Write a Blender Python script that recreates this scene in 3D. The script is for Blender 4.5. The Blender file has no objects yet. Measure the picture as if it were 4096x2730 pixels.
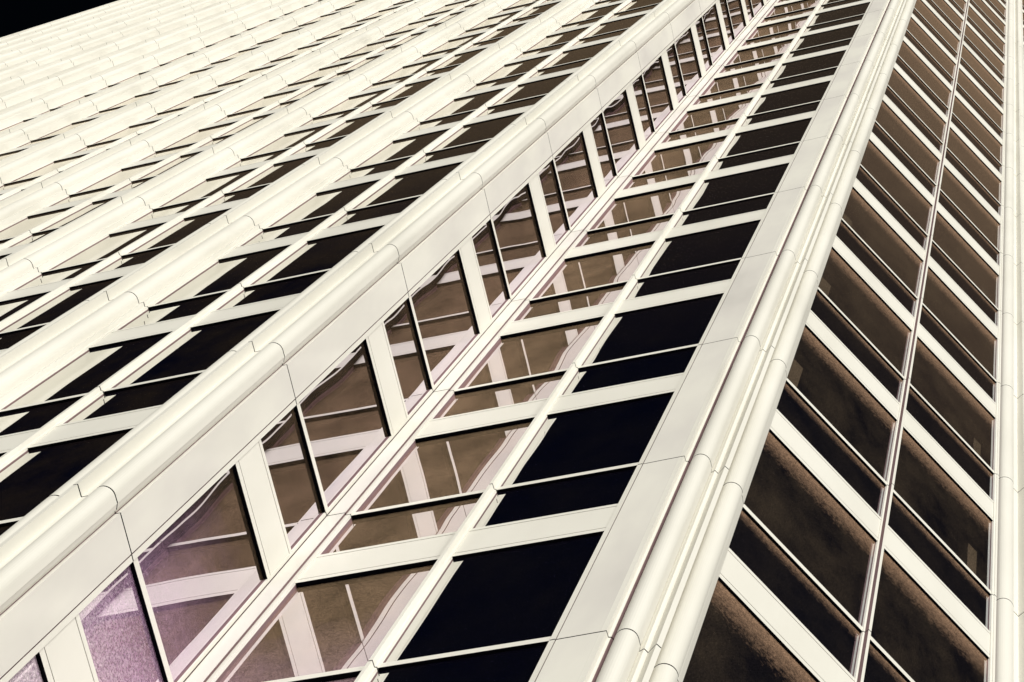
import bpy, math, random
from mathutils import Vector, Matrix

# ------------------------------------------------------------------ camera, sky, sun, exposure
scene = bpy.context.scene
col = scene.collection
S = 4.0                      # metres per storey
EYE = 1.6                    # camera height above the ground
Z0 = 3.6853831               # storeys from the eye to joint level 0
RW = ((0.94972447, 0.23761287, 0.20387143),      # camera right, down and forward axes in world space
      (-0.18323878, 0.94983959, -0.25343305),
      (-0.25386411, 0.20333441, 0.94562579))

cam = bpy.data.cameras.new('camera')
cam.sensor_width = 36.0
cam.lens = 36.0 * 9306.81 / 4096.0
cam.clip_start = 0.1
cam.clip_end = 6000.0
cam_ob = bpy.data.objects.new('camera', cam)
col.objects.link(cam_ob)
right, down, fwd = (Vector(v).normalized() for v in RW)
m3 = Matrix((right, -down, -fwd)).transposed()
cam_ob.matrix_world = Matrix.Translation((0, 0, EYE)) @ m3.to_4x4()
scene.camera = cam_ob

SUN_EL = math.radians(18)
SUN_DIR2 = Vector((0.66, -0.75)).normalized()
world = bpy.data.worlds.new('World')
scene.world = world
world.use_nodes = True
wn = world.node_tree
bg = wn.nodes['Background']
sky = wn.nodes.new('ShaderNodeTexSky')
sky.sky_type = 'NISHITA'
sky.sun_disc = False
sky.sun_elevation = SUN_EL
sky.sun_rotation = math.atan2(SUN_DIR2.x, SUN_DIR2.y)
sky.air_density = 1.0
sky.dust_density = 0.3
wn.links.new(sky.outputs[0], bg.inputs[0])
bg.inputs[1].default_value = 0.0008

sun = bpy.data.lights.new('sun', 'SUN')
sun.energy = 4.0
sun.angle = math.radians(52)
sun.color = (1.0, 0.985, 0.955)
sun_ob = bpy.data.objects.new('sun', sun)
col.objects.link(sun_ob)
to_sun = Vector((SUN_DIR2.x * math.cos(SUN_EL), SUN_DIR2.y * math.cos(SUN_EL), math.sin(SUN_EL)))
sun_ob.rotation_euler = to_sun.to_track_quat('Z', 'Y').to_euler()
sun_ob.location = (20, -40, 60)

scene.view_settings.view_transform = 'Standard'
scene.view_settings.look = 'None'
scene.view_settings.exposure = 0.53
scene.view_settings.gamma = 1.0
scene.render.engine = 'CYCLES'
scene.cycles.max_bounces = 8
scene.cycles.glossy_bounces = 6
scene.cycles.diffuse_bounces = 3

# ------------------------------------------------------------------ materials
def new_mat(name):
    m = bpy.data.materials.new(name)
    m.use_nodes = True
    nt = m.node_tree
    for n in list(nt.nodes):
        nt.nodes.remove(n)
    return m, nt

def N(nt, kind, **kw):
    n = nt.nodes.new(kind)
    for k, v in kw.items():
        setattr(n, k, v)
    return n

def ramp(nt, fac, stops):
    r = N(nt, 'ShaderNodeValToRGB')
    e = r.color_ramp.elements
    while len(e) < len(stops):
        e.new(0.5)
    for x, (p, c) in zip(e, stops):
        x.position = p
        x.color = (*c, 1)
    nt.links.new(fac, r.inputs[0])
    return r.outputs[0]

def pos_noise(nt, scale, detail=3, rough=0.5, stretch=(1, 1, 1)):
    g = N(nt, 'ShaderNodeNewGeometry')
    mp = N(nt, 'ShaderNodeMapping')
    mp.inputs['Scale'].default_value = stretch
    nt.links.new(g.outputs['Position'], mp.inputs[0])
    n = N(nt, 'ShaderNodeTexNoise')
    n.inputs['Scale'].default_value = scale
    n.inputs['Detail'].default_value = detail
    n.inputs['Roughness'].default_value = rough
    nt.links.new(mp.outputs[0], n.inputs['Vector'])
    return n.outputs['Fac'], g

def enamel(name, lo, hi, gloss=0.06, rough=0.25, scale=0.9):
    m, nt = new_mat(name)
    f, _ = pos_noise(nt, scale, 4, 0.55, (1, 1, 0.35))
    c = ramp(nt, f, [(0.24, tuple(x * 0.90 for x in lo)), (0.38, lo), (0.62, hi)])
    d = N(nt, 'ShaderNodeBsdfDiffuse')
    nt.links.new(c, d.inputs[0])
    g = N(nt, 'ShaderNodeBsdfGlossy')
    g.inputs['Color'].default_value = (0.95, 0.93, 0.95, 1)
    g.inputs['Roughness'].default_value = rough
    mx = N(nt, 'ShaderNodeMixShader')
    mx.inputs[0].default_value = gloss
    nt.links.new(d.outputs[0], mx.inputs[1])
    nt.links.new(g.outputs[0], mx.inputs[2])
    o = N(nt, 'ShaderNodeOutputMaterial')
    nt.links.new(mx.outputs[0], o.inputs[0])
    return m

def plain(name, c, gloss=0.0):
    return enamel(name, tuple(x * 0.8 for x in c), c, gloss)

def glass(name, dark, light, refl, wave=0.006, tint=(0.97, 0.94, 0.99), low_glare=None, glare_top=0.0, fringe=None, rise=None):
    """coated mirror glass with dust and painted reflections in its diffuse colour; fringe: dustier below each bar; rise: browner towards the top; low: glare painted on the lowest storeys"""
    m, nt = new_mat(name)
    L = nt.links.new
    f, geo = pos_noise(nt, 1.3, 5, 0.65, (1, 1, 0.6))
    c = ramp(nt, f, [(0.36, dark), (0.66, light)])
    sp = N(nt, 'ShaderNodeSeparateXYZ')
    L(geo.outputs['Position'], sp.inputs[0])
    def math_(op, a, b=None, c_=None, clamp=False):
        n = N(nt, 'ShaderNodeMath', operation=op, use_clamp=clamp)
        for i, v in enumerate((a, b, c_)):
            if v is None:
                continue
            if isinstance(v, (int, float)):
                n.inputs[i].default_value = v
            else:
                L(v, n.inputs[i])
        return n.outputs[0]
    def mix_(fac, a, b):
        n = N(nt, 'ShaderNodeMix', data_type='RGBA')
        L(fac, n.inputs[0])
        for i, v in ((6, a), (7, b)):
            if isinstance(v, tuple):
                n.inputs[i].default_value = (*v, 1)
            else:
                L(v, n.inputs[i])
        return n.outputs[2]
    cout = c
    keep = None
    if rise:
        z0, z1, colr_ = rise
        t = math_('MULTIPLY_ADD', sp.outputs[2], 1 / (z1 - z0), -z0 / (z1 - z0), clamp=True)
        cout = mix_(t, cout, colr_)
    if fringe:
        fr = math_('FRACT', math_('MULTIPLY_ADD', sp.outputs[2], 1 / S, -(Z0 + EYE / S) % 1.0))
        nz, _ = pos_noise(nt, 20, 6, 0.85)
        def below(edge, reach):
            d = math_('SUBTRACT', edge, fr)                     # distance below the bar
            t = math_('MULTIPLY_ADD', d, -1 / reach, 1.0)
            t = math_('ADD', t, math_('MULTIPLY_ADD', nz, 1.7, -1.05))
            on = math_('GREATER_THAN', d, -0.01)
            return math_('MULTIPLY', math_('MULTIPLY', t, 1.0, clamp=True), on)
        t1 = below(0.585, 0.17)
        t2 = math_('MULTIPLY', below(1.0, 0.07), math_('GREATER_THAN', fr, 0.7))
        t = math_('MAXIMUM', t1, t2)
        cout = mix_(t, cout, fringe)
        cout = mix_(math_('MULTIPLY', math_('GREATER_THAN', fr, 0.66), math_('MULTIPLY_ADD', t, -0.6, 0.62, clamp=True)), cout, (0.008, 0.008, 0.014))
    if low_glare:  # glare painted as purple, then cream, on the lowest panes
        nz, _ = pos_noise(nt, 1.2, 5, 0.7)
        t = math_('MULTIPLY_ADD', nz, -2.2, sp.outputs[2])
        t = math_('MULTIPLY_ADD', t, -1 / 2.6, glare_top / 2.6, clamp=True)
        cout = mix_(t, cout, low_glare[0])
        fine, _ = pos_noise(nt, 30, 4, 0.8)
        t2 = math_('MULTIPLY_ADD', sp.outputs[2], -1 / 3.0, (glare_top - 0.9) / 3.0)
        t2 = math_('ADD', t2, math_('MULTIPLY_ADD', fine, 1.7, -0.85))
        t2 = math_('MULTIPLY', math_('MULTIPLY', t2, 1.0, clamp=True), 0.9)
        cout = mix_(t2, cout, low_glare[1])
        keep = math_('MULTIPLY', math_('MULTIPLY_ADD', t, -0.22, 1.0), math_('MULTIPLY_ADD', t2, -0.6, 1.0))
    grain, _ = pos_noise(nt, 70, 2, 0.7)
    gr = ramp(nt, grain, [(0.32, (0.35, 0.35, 0.35)), (0.68, (1.65, 1.65, 1.65))])
    mg = N(nt, 'ShaderNodeMix', data_type='RGBA', blend_type='MULTIPLY')
    mg.inputs[0].default_value = 0.8
    L(cout, mg.inputs[6]); L(gr, mg.inputs[7])
    d = N(nt, 'ShaderNodeBsdfDiffuse')
    L(mg.outputs[2], d.inputs[0])
    g = N(nt, 'ShaderNodeBsdfGlossy')
    g.inputs['Color'].default_value = (*tint, 1)
    g.inputs['Roughness'].default_value = 0.0
    wv, _ = pos_noise(nt, 0.42, 0.6, 0.4, (1, 1, 1.5))
    bp = N(nt, 'ShaderNodeBump')
    bp.inputs['Strength'].default_value = 1.0
    bp.inputs['Distance'].default_value = wave
    L(wv, bp.inputs['Height'])
    L(bp.outputs[0], g.inputs['Normal'])
    mx = N(nt, 'ShaderNodeMixShader')
    mx.inputs[0].default_value = refl
    if keep is not None:
        L(math_('MULTIPLY', keep, refl), mx.inputs[0])     # painted glare hides the mirror
    L(d.outputs[0], mx.inputs[1])
    L(g.outputs[0], mx.inputs[2])
    o = N(nt, 'ShaderNodeOutputMaterial')
    L(mx.outputs[0], o.inputs[0])
    return m

WHITE = enamel('ivory_enamel', (0.645, 0.625, 0.545), (0.69, 0.67, 0.59), 0.09, 0.28)
PANEL = enamel('ivory_panel_enamel', (0.60, 0.575, 0.52), (0.685, 0.665, 0.585), 0.06, 0.12, 1.0)
SEAL_AND_SHADE = plain('black_seal_and_shade', (0.006, 0.006, 0.009))  # joint seals, and the shade painted on one mullion's side
SOFFIT_SHADE = plain('black_soffit_shade', (0.004, 0.004, 0.006))  # shade painted on the undersides of transoms and spandrels
GROOVE = plain('brown_groove_seal', (0.03, 0.018, 0.03))
GASKET_AND_SHADE = plain('purple_brown_gasket_and_shade', (0.19, 0.125, 0.125))  # gaskets and grooves, and painted shade on the angled facade's mullions
CORE = plain('dark_core_wall', (0.01, 0.01, 0.012))
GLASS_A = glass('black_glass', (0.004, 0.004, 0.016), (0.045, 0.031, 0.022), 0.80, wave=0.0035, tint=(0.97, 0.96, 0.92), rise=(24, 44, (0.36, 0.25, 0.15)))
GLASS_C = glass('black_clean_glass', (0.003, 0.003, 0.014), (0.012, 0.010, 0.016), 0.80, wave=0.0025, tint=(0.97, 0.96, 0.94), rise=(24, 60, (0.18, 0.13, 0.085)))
GLASS_B = glass('brown_reflection_mirror_glass', (0.09, 0.062, 0.038), (0.30, 0.20, 0.12), 0.86, wave=0.013, tint=(0.85, 0.79, 0.88), low_glare=((0.62, 0.37, 0.58), (0.95, 0.88, 0.84)), glare_top=17.3)  # brown painted for the twice-reflected sky, purple and cream for glare
GLASS_CL = glass('brown_reflection_glass', (0.34, 0.235, 0.135), (0.66, 0.445, 0.265), 0.80, wave=0.012, tint=(0.84, 0.79, 0.88), low_glare=((0.55, 0.36, 0.50), (0.92, 0.88, 0.84)), glare_top=16.8)  # same painted reflection and glare, stronger brown
PILLAR_PATCH = glass('pale_brown_pillar_patch', (0.19, 0.14, 0.09), (0.25, 0.18, 0.12), 0.74, wave=0.0025)  # patches standing for interior pillars seen through the glass
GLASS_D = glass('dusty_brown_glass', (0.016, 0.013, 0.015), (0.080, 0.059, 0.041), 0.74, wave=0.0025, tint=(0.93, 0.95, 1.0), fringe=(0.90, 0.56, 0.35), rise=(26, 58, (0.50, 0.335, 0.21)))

# ------------------------------------------------------------------ mesh helpers
class MB:
    def __init__(self):
        self.v, self.f, self.m = [], [], []
    def quad(self, pts, mi=0):
        b = len(self.v)
        self.v += [tuple(c * S for c in p) for p in pts]
        self.f.append(tuple(range(b, b + len(pts))))
        self.m.append(mi)
    def box(self, fr, s0, s1, t0, t1, z0, z1, mi=0, bottom=None):
        """fr = (origin, along, outward); t is the distance outward"""
        P = lambda s, t, z: (*fr_pt(fr, s, t), z)
        c = [P(s, t, z) for z in (z0, z1) for t in (t0, t1) for s in (s0, s1)]
        for k, idx in enumerate(((0, 1, 3, 2), (4, 6, 7, 5), (2, 3, 7, 6), (0, 4, 5, 1), (0, 2, 6, 4), (1, 5, 7, 3))):
            self.quad([c[i] for i in idx], (bottom if (k == 0 and bottom is not None) else mi))
    def wall(self, prof, z0, z1, mi=0):
        for a, b in zip(prof, prof[1:]):
            self.quad([(*a, z0), (*b, z0), (*b, z1), (*a, z1)], mi)
    def ring(self, a, b, z, mi=0):
        for p, q, r, s in zip(a, a[1:], b[1:], b):
            self.quad([(*p, z), (*q, z), (*r, z), (*s, z)], mi)
    def build(self, name, mats, parent=None, loc=(0, 0, 0)):
        me = bpy.data.meshes.new(name)
        me.from_pydata(self.v, [], self.f)
        for m in (mats if isinstance(mats, (list, tuple)) else [mats]):
            me.materials.append(m)
        me.polygons.foreach_set('material_index', self.m)
        me.update()
        ob = bpy.data.objects.new(name, me)
        col.objects.link(ob)
        ob.parent = parent
        ob.location = loc
        return ob

def fr_pt(fr, s, t):
    o, u, n = fr
    return (o[0] + u[0] * s + n[0] * t, o[1] + u[1] * s + n[1] * t)

def offset(prof, d):
    """the polyline moved to its inner side (left of its direction of travel is inside)"""
    out = []
    for i, p in enumerate(prof):
        a = prof[max(i - 1, 0)]; b = prof[min(i + 1, len(prof) - 1)]
        v = Vector((b[0] - a[0], b[1] - a[1]))
        if v.length < 1e-9:
            v = Vector((1, 0))
        v.normalize()
        out.append((p[0] - v.y * d, p[1] + v.x * d))
    return out

def arc(c, r, a0, a1, n=14):
    return [(c[0] + r * math.cos(math.radians(a0 + (a1 - a0) * i / n)),
             c[1] + r * math.sin(math.radians(a0 + (a1 - a0) * i / n))) for i in range(n + 1)]

# ------------------------------------------------------------------ setting: ground
K0, K1 = -4, 34                                   # joint levels at the foot and at the roof
GZ = -EYE / S                                     # ground height in storeys
def lz(k):
    return Z0 + k + EYE / S                       # height of joint level k above the ground, in storeys
gm = MB()
gm.quad([(-700, -700, 0), (700, -700, 0), (700, 700, 0), (-700, 700, 0)])
ground = gm.build('ground', plain('dark_paving', (0.05, 0.048, 0.045)))
ground['kind'] = 'structure'

# ------------------------------------------------------------------ the tower
tower = bpy.data.objects.new('office_tower', None)
col.objects.link(tower)
tower.location = (0, 0, 0)
tower['label'] = 'tall ivory white office tower with dark glass bays and rounded pilasters against a black sky'
tower['category'] = 'building'

GAP = 0.0021
def facade_strip(name, base, columns, mat=None, split=None):
    """a full-height profiled strip: base polylines, half round columns as sub-parts, dark joints at every storey"""
    mb = MB(); sb = MB()
    levels = [(lz(k)) for k in range(K0, K1 + 1)]
    levels[0] = 0.0
    ob = None
    def run(b, pr, mi=0):
        for a, c in zip(levels, levels[1:]):
            b.wall(pr, a + (GAP if a > 0 else 0), c - GAP, mi)
        ins = offset(pr, 0.0035)
        for z in levels[1:-1]:
            sb.ring(pr, ins, z - GAP * 0.98)
            sb.wall(ins, z - GAP * 0.98, z + GAP * 0.98)
            sb.ring(pr, ins, z + GAP * 0.98)
    for pr in base:
        if isinstance(pr, dict):
            run(mb, pr['p'], pr.get('m', 1))
        else:
            run(mb, pr)
    ob = mb.build(name, [WHITE if mat is None else mat, PANEL, GASKET_AND_SHADE, SEAL_AND_SHADE], tower)
    for pr in columns:
        cb = MB()
        run(cb, pr)
        c = cb.build('half_round_column', WHITE, ob)
        for p in c.data.polygons:
            p.use_smooth = True
    sb.build('joint_seal', SEAL_AND_SHADE, ob)
    return ob

def pilaster(fr, dc, r, tc, tfin, tflat, tlip, dl, dend, left=True, right=True, groove=False):
    """regular pilaster: a thin fin between two half round columns; fr origin at the fin centre, t = 0 at the bar fronts"""
    P = lambda s, t: fr_pt(fr, s, t)
    base, cols = [], []
    hs = math.sqrt(max(r * r - (tflat - tc) ** 2, 1e-9))
    a0 = math.degrees(math.atan2(tflat - tc, -hs))
    h = 0.005
    base.append([P(-dc + hs, tflat), P(-h, tflat), P(-h, tfin), P(h, tfin), P(h, tflat), P(dc - hs, tflat)])
    tb = -0.0120
    if right:
        c = [P(dc + r * math.cos(math.radians(a)), tc + r * math.sin(math.radians(a))) for a in
             [a0 + (0 - a0) * i / 14 for i in range(15)]] + [P(dc + r, tlip - 0.001)]
        cols.append(c)
        base.append([P(dc + r - 0.001, tlip - 0.001), P(dl, tlip), P(dl + 0.0075, tlip), P(dl + 0.0075, 0.004), P(dend, 0.003), P(dend, -0.0038)])
        base.append({'p': [P(dend, -0.0038), P(dend, tb)], 'm': 2})
    if left:
        c = [P(-dc - r * math.cos(math.radians(a)), tc + r * math.sin(math.radians(a))) for a in
             [0 + a0 * i / 14 for i in range(15)]]
        c = [P(-dc - r, tlip - (0.008 if groove else 0.001))] + c
        cols.append(c)
        base.append([P(-dend, -0.0038), P(-dend, 0.003), P(-dl - 0.0075, 0.004), P(-dl - 0.0075, tlip), P(-dl, tlip)])
        base.append({'p': [P(-dl, tlip), P(-dl, tlip - 0.008), P(-dc - r + 0.001, tlip - 0.008)], 'm': 2} if groove else [P(-dl, tlip), P(-dc - r + 0.001, tlip - 0.001)])
        base.append({'p': [P(-dend, tb), P(-dend, -0.0038)], 'm': 2})
    return facade_strip('pilaster', base, cols)

def mullion(fr, tf=0.0140, side_shade=0):
    """stem on a wider base; the base's edges are the glazing gaskets, the left side can carry painted shade"""
    P = lambda s, t: fr_pt(fr, s, t)
    w, b = 0.0039, 0.0088
    base = [{'p': [P(-b, -0.0120), P(-b, -0.0038)], 'm': 2},
            [P(-b, -0.0038), P(-b, 0.0024), P(-w - 0.0006, 0.0034)] if side_shade != 3 else {'p': [P(-b, -0.0038), P(-b, 0.0024), P(-w - 0.0006, 0.0034)], 'm': 3},
            {'p': [P(-w - 0.0006, 0.0034), P(-w, tf)], 'm': side_shade} if side_shade else [P(-w - 0.0006, 0.0034), P(-w, tf)],
            [P(-w, tf), P(w, tf), P(w + 0.0006, 0.0034)],
            [P(w + 0.0006, 0.0034), P(b, 0.0024), P(b, -0.0038)],
            {'p': [P(b, -0.0038), P(b, -0.0120)], 'm': 2}]
    return facade_strip('mullion', base, [])

EX, EN = (1, 0), (0, -1)
bays = []                     # (frame, s0, s1, glass material, visibility weight, first level seen)
PX0, PY0, PDX = -1.833, 0.9232, 0.75273
NP = 15
PY = [0.9232, 0.9055, 0.892, 0.8785, 0.8655, 0.8535, 0.840, 0.830, 0.8205, 0.8125, 0.8055, 0.801, 0.798, 0.796, 0.795, 0.795]
REC = [0.0, 0.0, 0.003, 0.010, 0.017, 0.022, 0.027, 0.031, 0.034] + [0.036] * 7     # extra depth of the bays behind the pilasters
YB = [PY[i + 1] + 0.0395 + REC[i + 1] for i in range(NP)]       # bar plane of the bays left of pilaster i
for i in range(1, NP):
    x = PX0 - PDX * i
    y = PY[i]
    e = REC[i]
    fr = ((x, y + 0.0395 + e), EX, EN)
    pilaster(fr, 0.0601, 0.0262, 0.0265 + e, 0.0660 + e, 0.0395 + e, 0.0165 + e, 0.0925, 0.108)
for i in range(NP - 1):
    xl = PX0 - PDX * (i + 1); xm = xl + PDX / 2; y = YB[i]
    fr = ((xm, y), EX, EN)
    mullion(fr)
    w = max(0.02, 1 - 0.24 * i)
    bays.append((fr, -(PDX / 2 - 0.108), -0.0085, GLASS_A, w))
    bays.append((fr, 0.0085, PDX / 2 - (0.108 if i else 0.098), GLASS_A, w))
# the far corner of the long facade, just beyond its last pilaster
xr = PX0 - PDX * (NP - 1)
frl = ((xr, YB[NP - 1]), EX, EN)
P = lambda s, t: fr_pt(frl, s, t)
facade_strip('corner_pilaster', [[P(-0.175, -4.0), P(-0.175, 0.085), P(-0.108, 0.085), P(-0.108, -0.0120)]], [])

# the near corner pilaster with the broad return panel
y0 = PY0
fr0 = ((PX0, y0), EX, EN)
P = lambda x, y: (x, y)
r, cx, cy = 0.0212, -1.7852, 0.9308
hs = math.sqrt(r * r - (cy - 0.9225) ** 2)
base = [[(cx - hs, 0.9225)][::-1]]
flat = 0.9225
base = [[(PX0 - 0.0485 + 0.0235, flat), (PX0 - 0.005, flat), (PX0 - 0.005, 0.8982), (PX0 + 0.005, 0.8982), (PX0 + 0.005, flat), (cx - hs, flat)],
        [(PX0 - 0.098, YB[0] + 0.0105), (PX0 - 0.098, YB[0] - 0.003), (PX0 - 0.088, YB[0] - 0.004), (PX0 - 0.088, YB[0] - 0.014), (PX0 - 0.0485 - 0.0245, YB[0] - 0.014)],
        [(cx + r - 0.0006, 0.946), (cx + r - 0.0055, 0.9572), (-1.7733, 0.9586), (-1.7738, 0.9620)],
        {'p': [(-1.7738, 0.9620), (-1.7738, 0.9640)], 'm': 2},
        {'p': [(-1.7738, 0.9640), (-1.7640, 0.9640), (-1.7652, 1.0416)]},
        {'p': [(-1.7652, 1.0416), (-1.7705, 1.0416), (-1.7705, 1.0440), (-1.7656, 1.0440)], 'm': 2},
        [(-1.7656, 1.0440), (-1.7660, 1.0560)], {'p': [(-1.7660, 1.0560), (-1.7790, 1.0560)], 'm': 2}]
a0 = math.degrees(math.atan2(-(cy - flat), -hs))
colr = arc((cx, cy), r, -180 + math.degrees(math.atan2(cy - flat, hs)), 0) + [(cx + r, 0.946)]
lc = (PX0 - 0.0485, 0.9345)
coll = [(lc[0] - 0.0245, YB[0] - 0.014)] + arc(lc, 0.0245, 180, 360 - math.degrees(math.asin((lc[1] - flat) / 0.0245)), 14)
facade_strip('corner_pilaster', base, [colr, coll])

# side wall of the notch: one bay of glass with painted brown reflection, turned a quarter
XB = -1.7678
frB = ((XB, 1.056), (0, 1), (1, 0))
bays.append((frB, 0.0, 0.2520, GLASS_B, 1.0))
# inner corner post
facade_strip('corner_post', [
    {'p': [(-1.7800, 1.3080), (-1.7715, 1.3080)], 'm': 2},
    [(-1.7715, 1.3080), (-1.7666, 1.3080), (-1.7666, 1.3148)],
    {'p': [(-1.7666, 1.3148), (-1.7692, 1.3148), (-1.7692, 1.3180), (-1.7655, 1.3168)], 'm': 2},
    {'p': [(-1.7655, 1.3168), (-1.7232, 1.3168)]},
    {'p': [(-1.7232, 1.3168), (-1.7232, 1.3222)], 'm': 2},
    [(-1.7232, 1.3222), (-1.7117, 1.3222), (-1.7117, 1.3295)],
    {'p': [(-1.7117, 1.3295), (-1.7117, 1.3390)], 'm': 2}], [])
# recessed wall
YC = 1.3265
frC = ((-1.3820, YC), EX, EN)
mullion(frC, 0.0165, 3)  # left side coloured black as its shade
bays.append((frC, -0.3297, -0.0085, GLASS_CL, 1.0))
bays.append((frC, 0.0085, 0.3275, GLASS_C, 1.0))

# outer corner: broad panel, two half round columns and the ridge between them
c1, r1 = (-0.9202, 1.3462), 0.0210
c2, r2 = (-0.8705, 1.4215), 0.0235
OD = (-0.8592, 1.4547)
ang = math.radians(59.0)
UD = (math.cos(ang), math.sin(ang)); ND = (math.sin(ang), -math.cos(ang))
frD = (OD, UD, ND)
base = [[(-1.0545, YC + 0.0120), (-1.0545, 1.3245), (-1.0442, 1.3240), (-1.0442, 1.3258)],
        {'p': [(-1.0442, 1.3258), (-1.0442, 1.3310), (-1.0420, 1.3310), (-1.0420, 1.3250)], 'm': 2},
        {'p': [(-1.0420, 1.3250), (-0.9620, 1.3236)]},
        [(-0.9620, 1.3236), (-0.9515, 1.3236), (-0.9508, 1.3357), (-0.9462, 1.3366)],
        {'p': [(-0.9462, 1.3366), (-0.9450, 1.3368), (-0.9412, 1.3462)], 'm': 2},
        [(c1[0] + r1 - 0.0006, 1.3600), (-0.9035, 1.3697), (-0.8943, 1.3664), (-0.8893, 1.3744), (-0.8712, 1.3612), (-0.8648, 1.3700), (-0.8829, 1.3832), (-0.8800, 1.3890), (-0.8850, 1.4030)],
        [fr_pt(frD, -0.0165, 0.0205), fr_pt(frD, -0.0125, 0.0185), fr_pt(frD, 0.0015, 0.0085), fr_pt(frD, 0.0015, -0.008)]]
col1 = arc(c1, r1, 180, 360) + [(c1[0] + r1, 1.3600)]
col2 = arc(c2, r2, 232, 372) + [fr_pt(frD, -0.0165, 0.0205)]
facade_strip('corner_pilaster', base, [col1, col2])

# angled facade to the right
def frs(s, t=0.003):
    return (fr_pt(frD, s, t), UD, ND)
mullion(frs(0.3838), 0.0140, 2)  # left side of the stem coloured brown as its shade
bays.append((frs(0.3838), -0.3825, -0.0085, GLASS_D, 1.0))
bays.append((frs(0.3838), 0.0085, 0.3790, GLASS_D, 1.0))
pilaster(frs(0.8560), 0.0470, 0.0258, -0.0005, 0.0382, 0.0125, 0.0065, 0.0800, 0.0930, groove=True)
mullion(frs(1.3280), 0.0140, 2)  # same painted shade on the stem's left side
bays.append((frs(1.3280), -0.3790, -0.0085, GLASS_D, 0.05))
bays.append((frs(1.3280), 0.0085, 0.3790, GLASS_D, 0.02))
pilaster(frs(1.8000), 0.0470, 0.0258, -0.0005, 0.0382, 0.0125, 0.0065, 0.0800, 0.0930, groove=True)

# ------------------------------------------------------------------ windows: glass, thin transom at the joint, broad spandrel above
TB0, TB1, SP0, SP1 = 0.003, 0.024, 0.579, 0.747
TG = -0.0062          # glass behind the bar fronts
TG_DEEP = -0.0105     # deeper in the bay beside the inner corner
def glass_mesh(mb, fr, s0, s1, dz, TG):
    for a, b in ((TB1 - 0.022, SP0 + 0.004), (SP1 - 0.004, 1.004)):
        mb.box(fr, s0 - 0.004, s1 + 0.004, TG - 0.003, TG, dz + a, dz + b)
def transom_mesh(mb, fr, s0, s1, dz, TG):
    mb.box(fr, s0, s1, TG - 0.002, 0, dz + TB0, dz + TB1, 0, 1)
def spandrel_mesh(mb, fr, s0, s1, dz, TG):
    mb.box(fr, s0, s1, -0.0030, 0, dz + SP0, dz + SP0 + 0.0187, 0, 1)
    mb.box(fr, s0, s1, -0.0030, -0.0002, dz + SP0 + 0.0217, dz + SP1 - 0.0172)
    mb.box(fr, s0, s1, -0.0030, 0, dz + SP1 - 0.0148, dz + SP1)
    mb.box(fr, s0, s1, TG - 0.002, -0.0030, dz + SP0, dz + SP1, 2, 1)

def to_px(p):
    d = Vector((p[0], p[1], p[2] - EYE / S))
    z = d.dot(fwd)
    if z <= 0.05:
        return None
    return 2048 + 9306.8 * d.dot(right) / z, 1365 + 9306.8 * d.dot(down) / z

def seen(bay, k):
    """how much of the picture one window covers"""
    fr, s0, s1, gm_, w = bay
    c = [to_px((*fr_pt(fr, s, 0), lz(k) + z)) for s in (s0, s1) for z in (0, 1)]
    if None in c:
        return 0
    a, b, d, e = c
    area = abs((d[0] - a[0]) * (b[1] - a[1]) - (d[1] - a[1]) * (b[0] - a[0]))
    n = hit = 0
    for i in range(7):
        for j in range(7):
            q = to_px((*fr_pt(fr, s0 + (s1 - s0) * i / 6, 0), lz(k) + j / 6))
            n += 1
            if q and 0 <= q[0] <= 4096 and 0 <= q[1] <= 2730:
                hit += 1
    return area * w * hit / n

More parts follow.
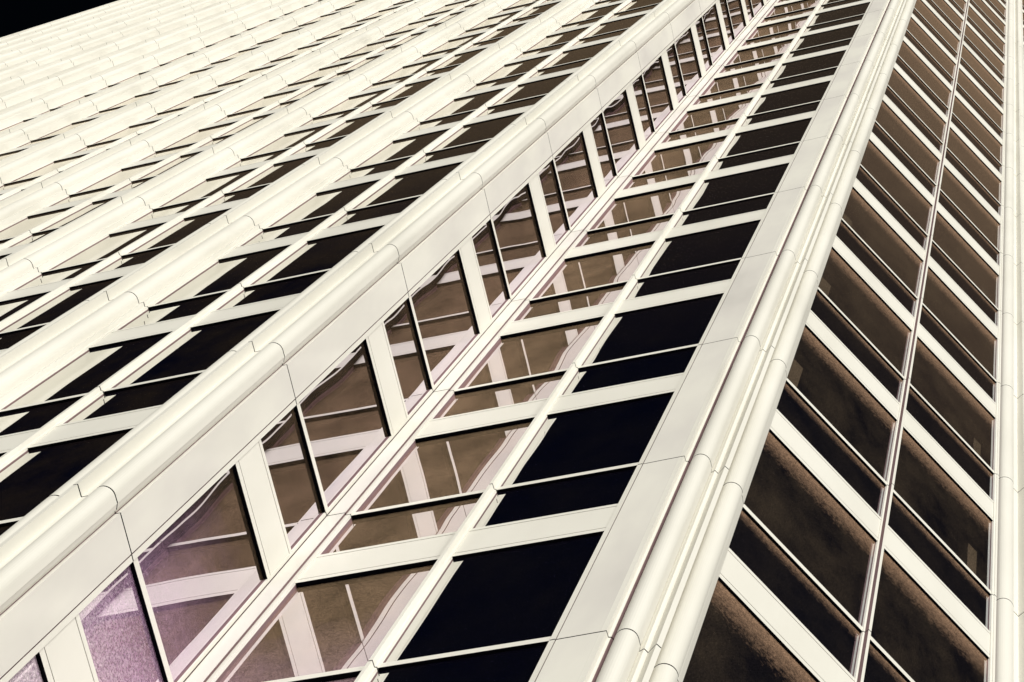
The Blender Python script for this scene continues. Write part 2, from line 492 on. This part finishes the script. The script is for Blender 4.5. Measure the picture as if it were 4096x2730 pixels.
WIN_LABEL = {GLASS_B: 'window with painted brown reflection on the narrow side wall mirroring the bars opposite',
             GLASS_CL: 'window with painted brown reflection beside the inner corner post with mirrored bars',
             GLASS_D: 'dusty brown window on the angled right hand side'}
order = sorted(((seen(b, k), bi, k) for bi, b in enumerate(bays) for k in range(K0, K1)), reverse=True)
single = {(bi, k) for a, bi, k in order[:100] if a > 0}
wins = {}
rest_g = {}; rest_t = MB(); rest_s = MB()
for bi, (fr, s0, s1, gmat, w) in enumerate(bays):
    proto = None
    tg = TG_DEEP if gmat is GLASS_CL else -0.0085 if gmat is GLASS_B else TG
    for k in range(K0, K1):
        if (bi, k) in single:
            loc = (0, 0, lz(k) * S)
            if proto is None:
                g, t, p = MB(), MB(), MB()
                glass_mesh(g, fr, s0, s1, 0, tg); transom_mesh(t, fr, s0, s1, 0, tg); spandrel_mesh(p, fr, s0, s1, 0, tg)
                win = g.build('window', gmat, tower, loc)
                if gmat in WIN_LABEL:
                    win['label'] = WIN_LABEL[gmat]
                tr = t.build('transom', [WHITE, SOFFIT_SHADE], win)
                sp = p.build('spandrel_panel', [WHITE, SOFFIT_SHADE, GROOVE], win)
                proto = (win, tr, sp)
            else:
                win = proto[0].copy(); col.objects.link(win); win.location = loc
                for ch in proto[1:]:
                    c = ch.copy(); col.objects.link(c); c.parent = win
            wins[(bi, k)] = win
        else:
            mats = rest_g.setdefault('g', (MB(), []))
            mb, ml = mats
            if gmat not in ml:
                ml.append(gmat)
            b0 = len(mb.m)
            glass_mesh(mb, fr, s0, s1, lz(k), tg)
            for q in range(b0, len(mb.m)):
                mb.m[q] = ml.index(gmat)
            transom_mesh(rest_t, fr, s0, s1, lz(k), tg); spandrel_mesh(rest_s, fr, s0, s1, lz(k), tg)
d1 = next(i for i, b in enumerate(bays) if b[3] is GLASS_D)
for bi, k, s0, s1, z1 in ((d1, 2, -0.3765, -0.3400, 0.235), (d1, 3, -0.3765, -0.3355, 0.185), (d1, 4, -0.3765, -0.3330, 0.140),
                          (d1 + 1, 2, 0.2950, 0.3280, 0.222), (d1 + 1, 3, 0.2950, 0.3250, 0.17), (d1 + 1, 5, 0.2970, 0.3290, 0.145)):
    if (bi, k) in wins:
        m = MB()
        m.box(bays[bi][0], s0, s1, TG - 0.0002, TG + 0.0005, 0.020, z1)
        m.build('pillar_patch', PILLAR_PATCH, wins[(bi, k)])  # flat patch on the glass in place of a pillar inside
mb, ml = rest_g['g']
rg = mb.build('window', ml, tower); rg['kind'] = 'stuff'
rt = rest_t.build('transom', [WHITE, SOFFIT_SHADE], rg); rt['kind'] = 'stuff'
rs = rest_s.build('spandrel_panel', [WHITE, SOFFIT_SHADE, GROOVE], rg); rs['kind'] = 'stuff'

# dark core behind the glass, closed at the back and on top
cb = MB()
endD = fr_pt(frD, 1.90, -0.02)
edge = [(xr - 0.15, YB[NP - 1] + 0.02)]
for i in reversed(range(NP - 1)):
    xa = PX0 - PDX * (i + 1); xb = PX0 - PDX * i
    edge += [(xa + 0.01, YB[i] + 0.02), (xb + 0.01 if i else -1.795, YB[i] + 0.02)]
edge += [(-1.795, 1.342), (-0.935, 1.342 + 0.03), fr_pt(frD, -0.02, -0.02), endD, (endD[0], 6.0), (edge[0][0], 6.0), edge[0]]
cb.wall(edge, 0, lz(K1) - 0.01)
cb.build('core_wall', CORE, tower)
rb = MB()
rb.quad([(*p, lz(K1) - 0.02) for p in edge[:-1]])
rb.build('roof', CORE, tower)
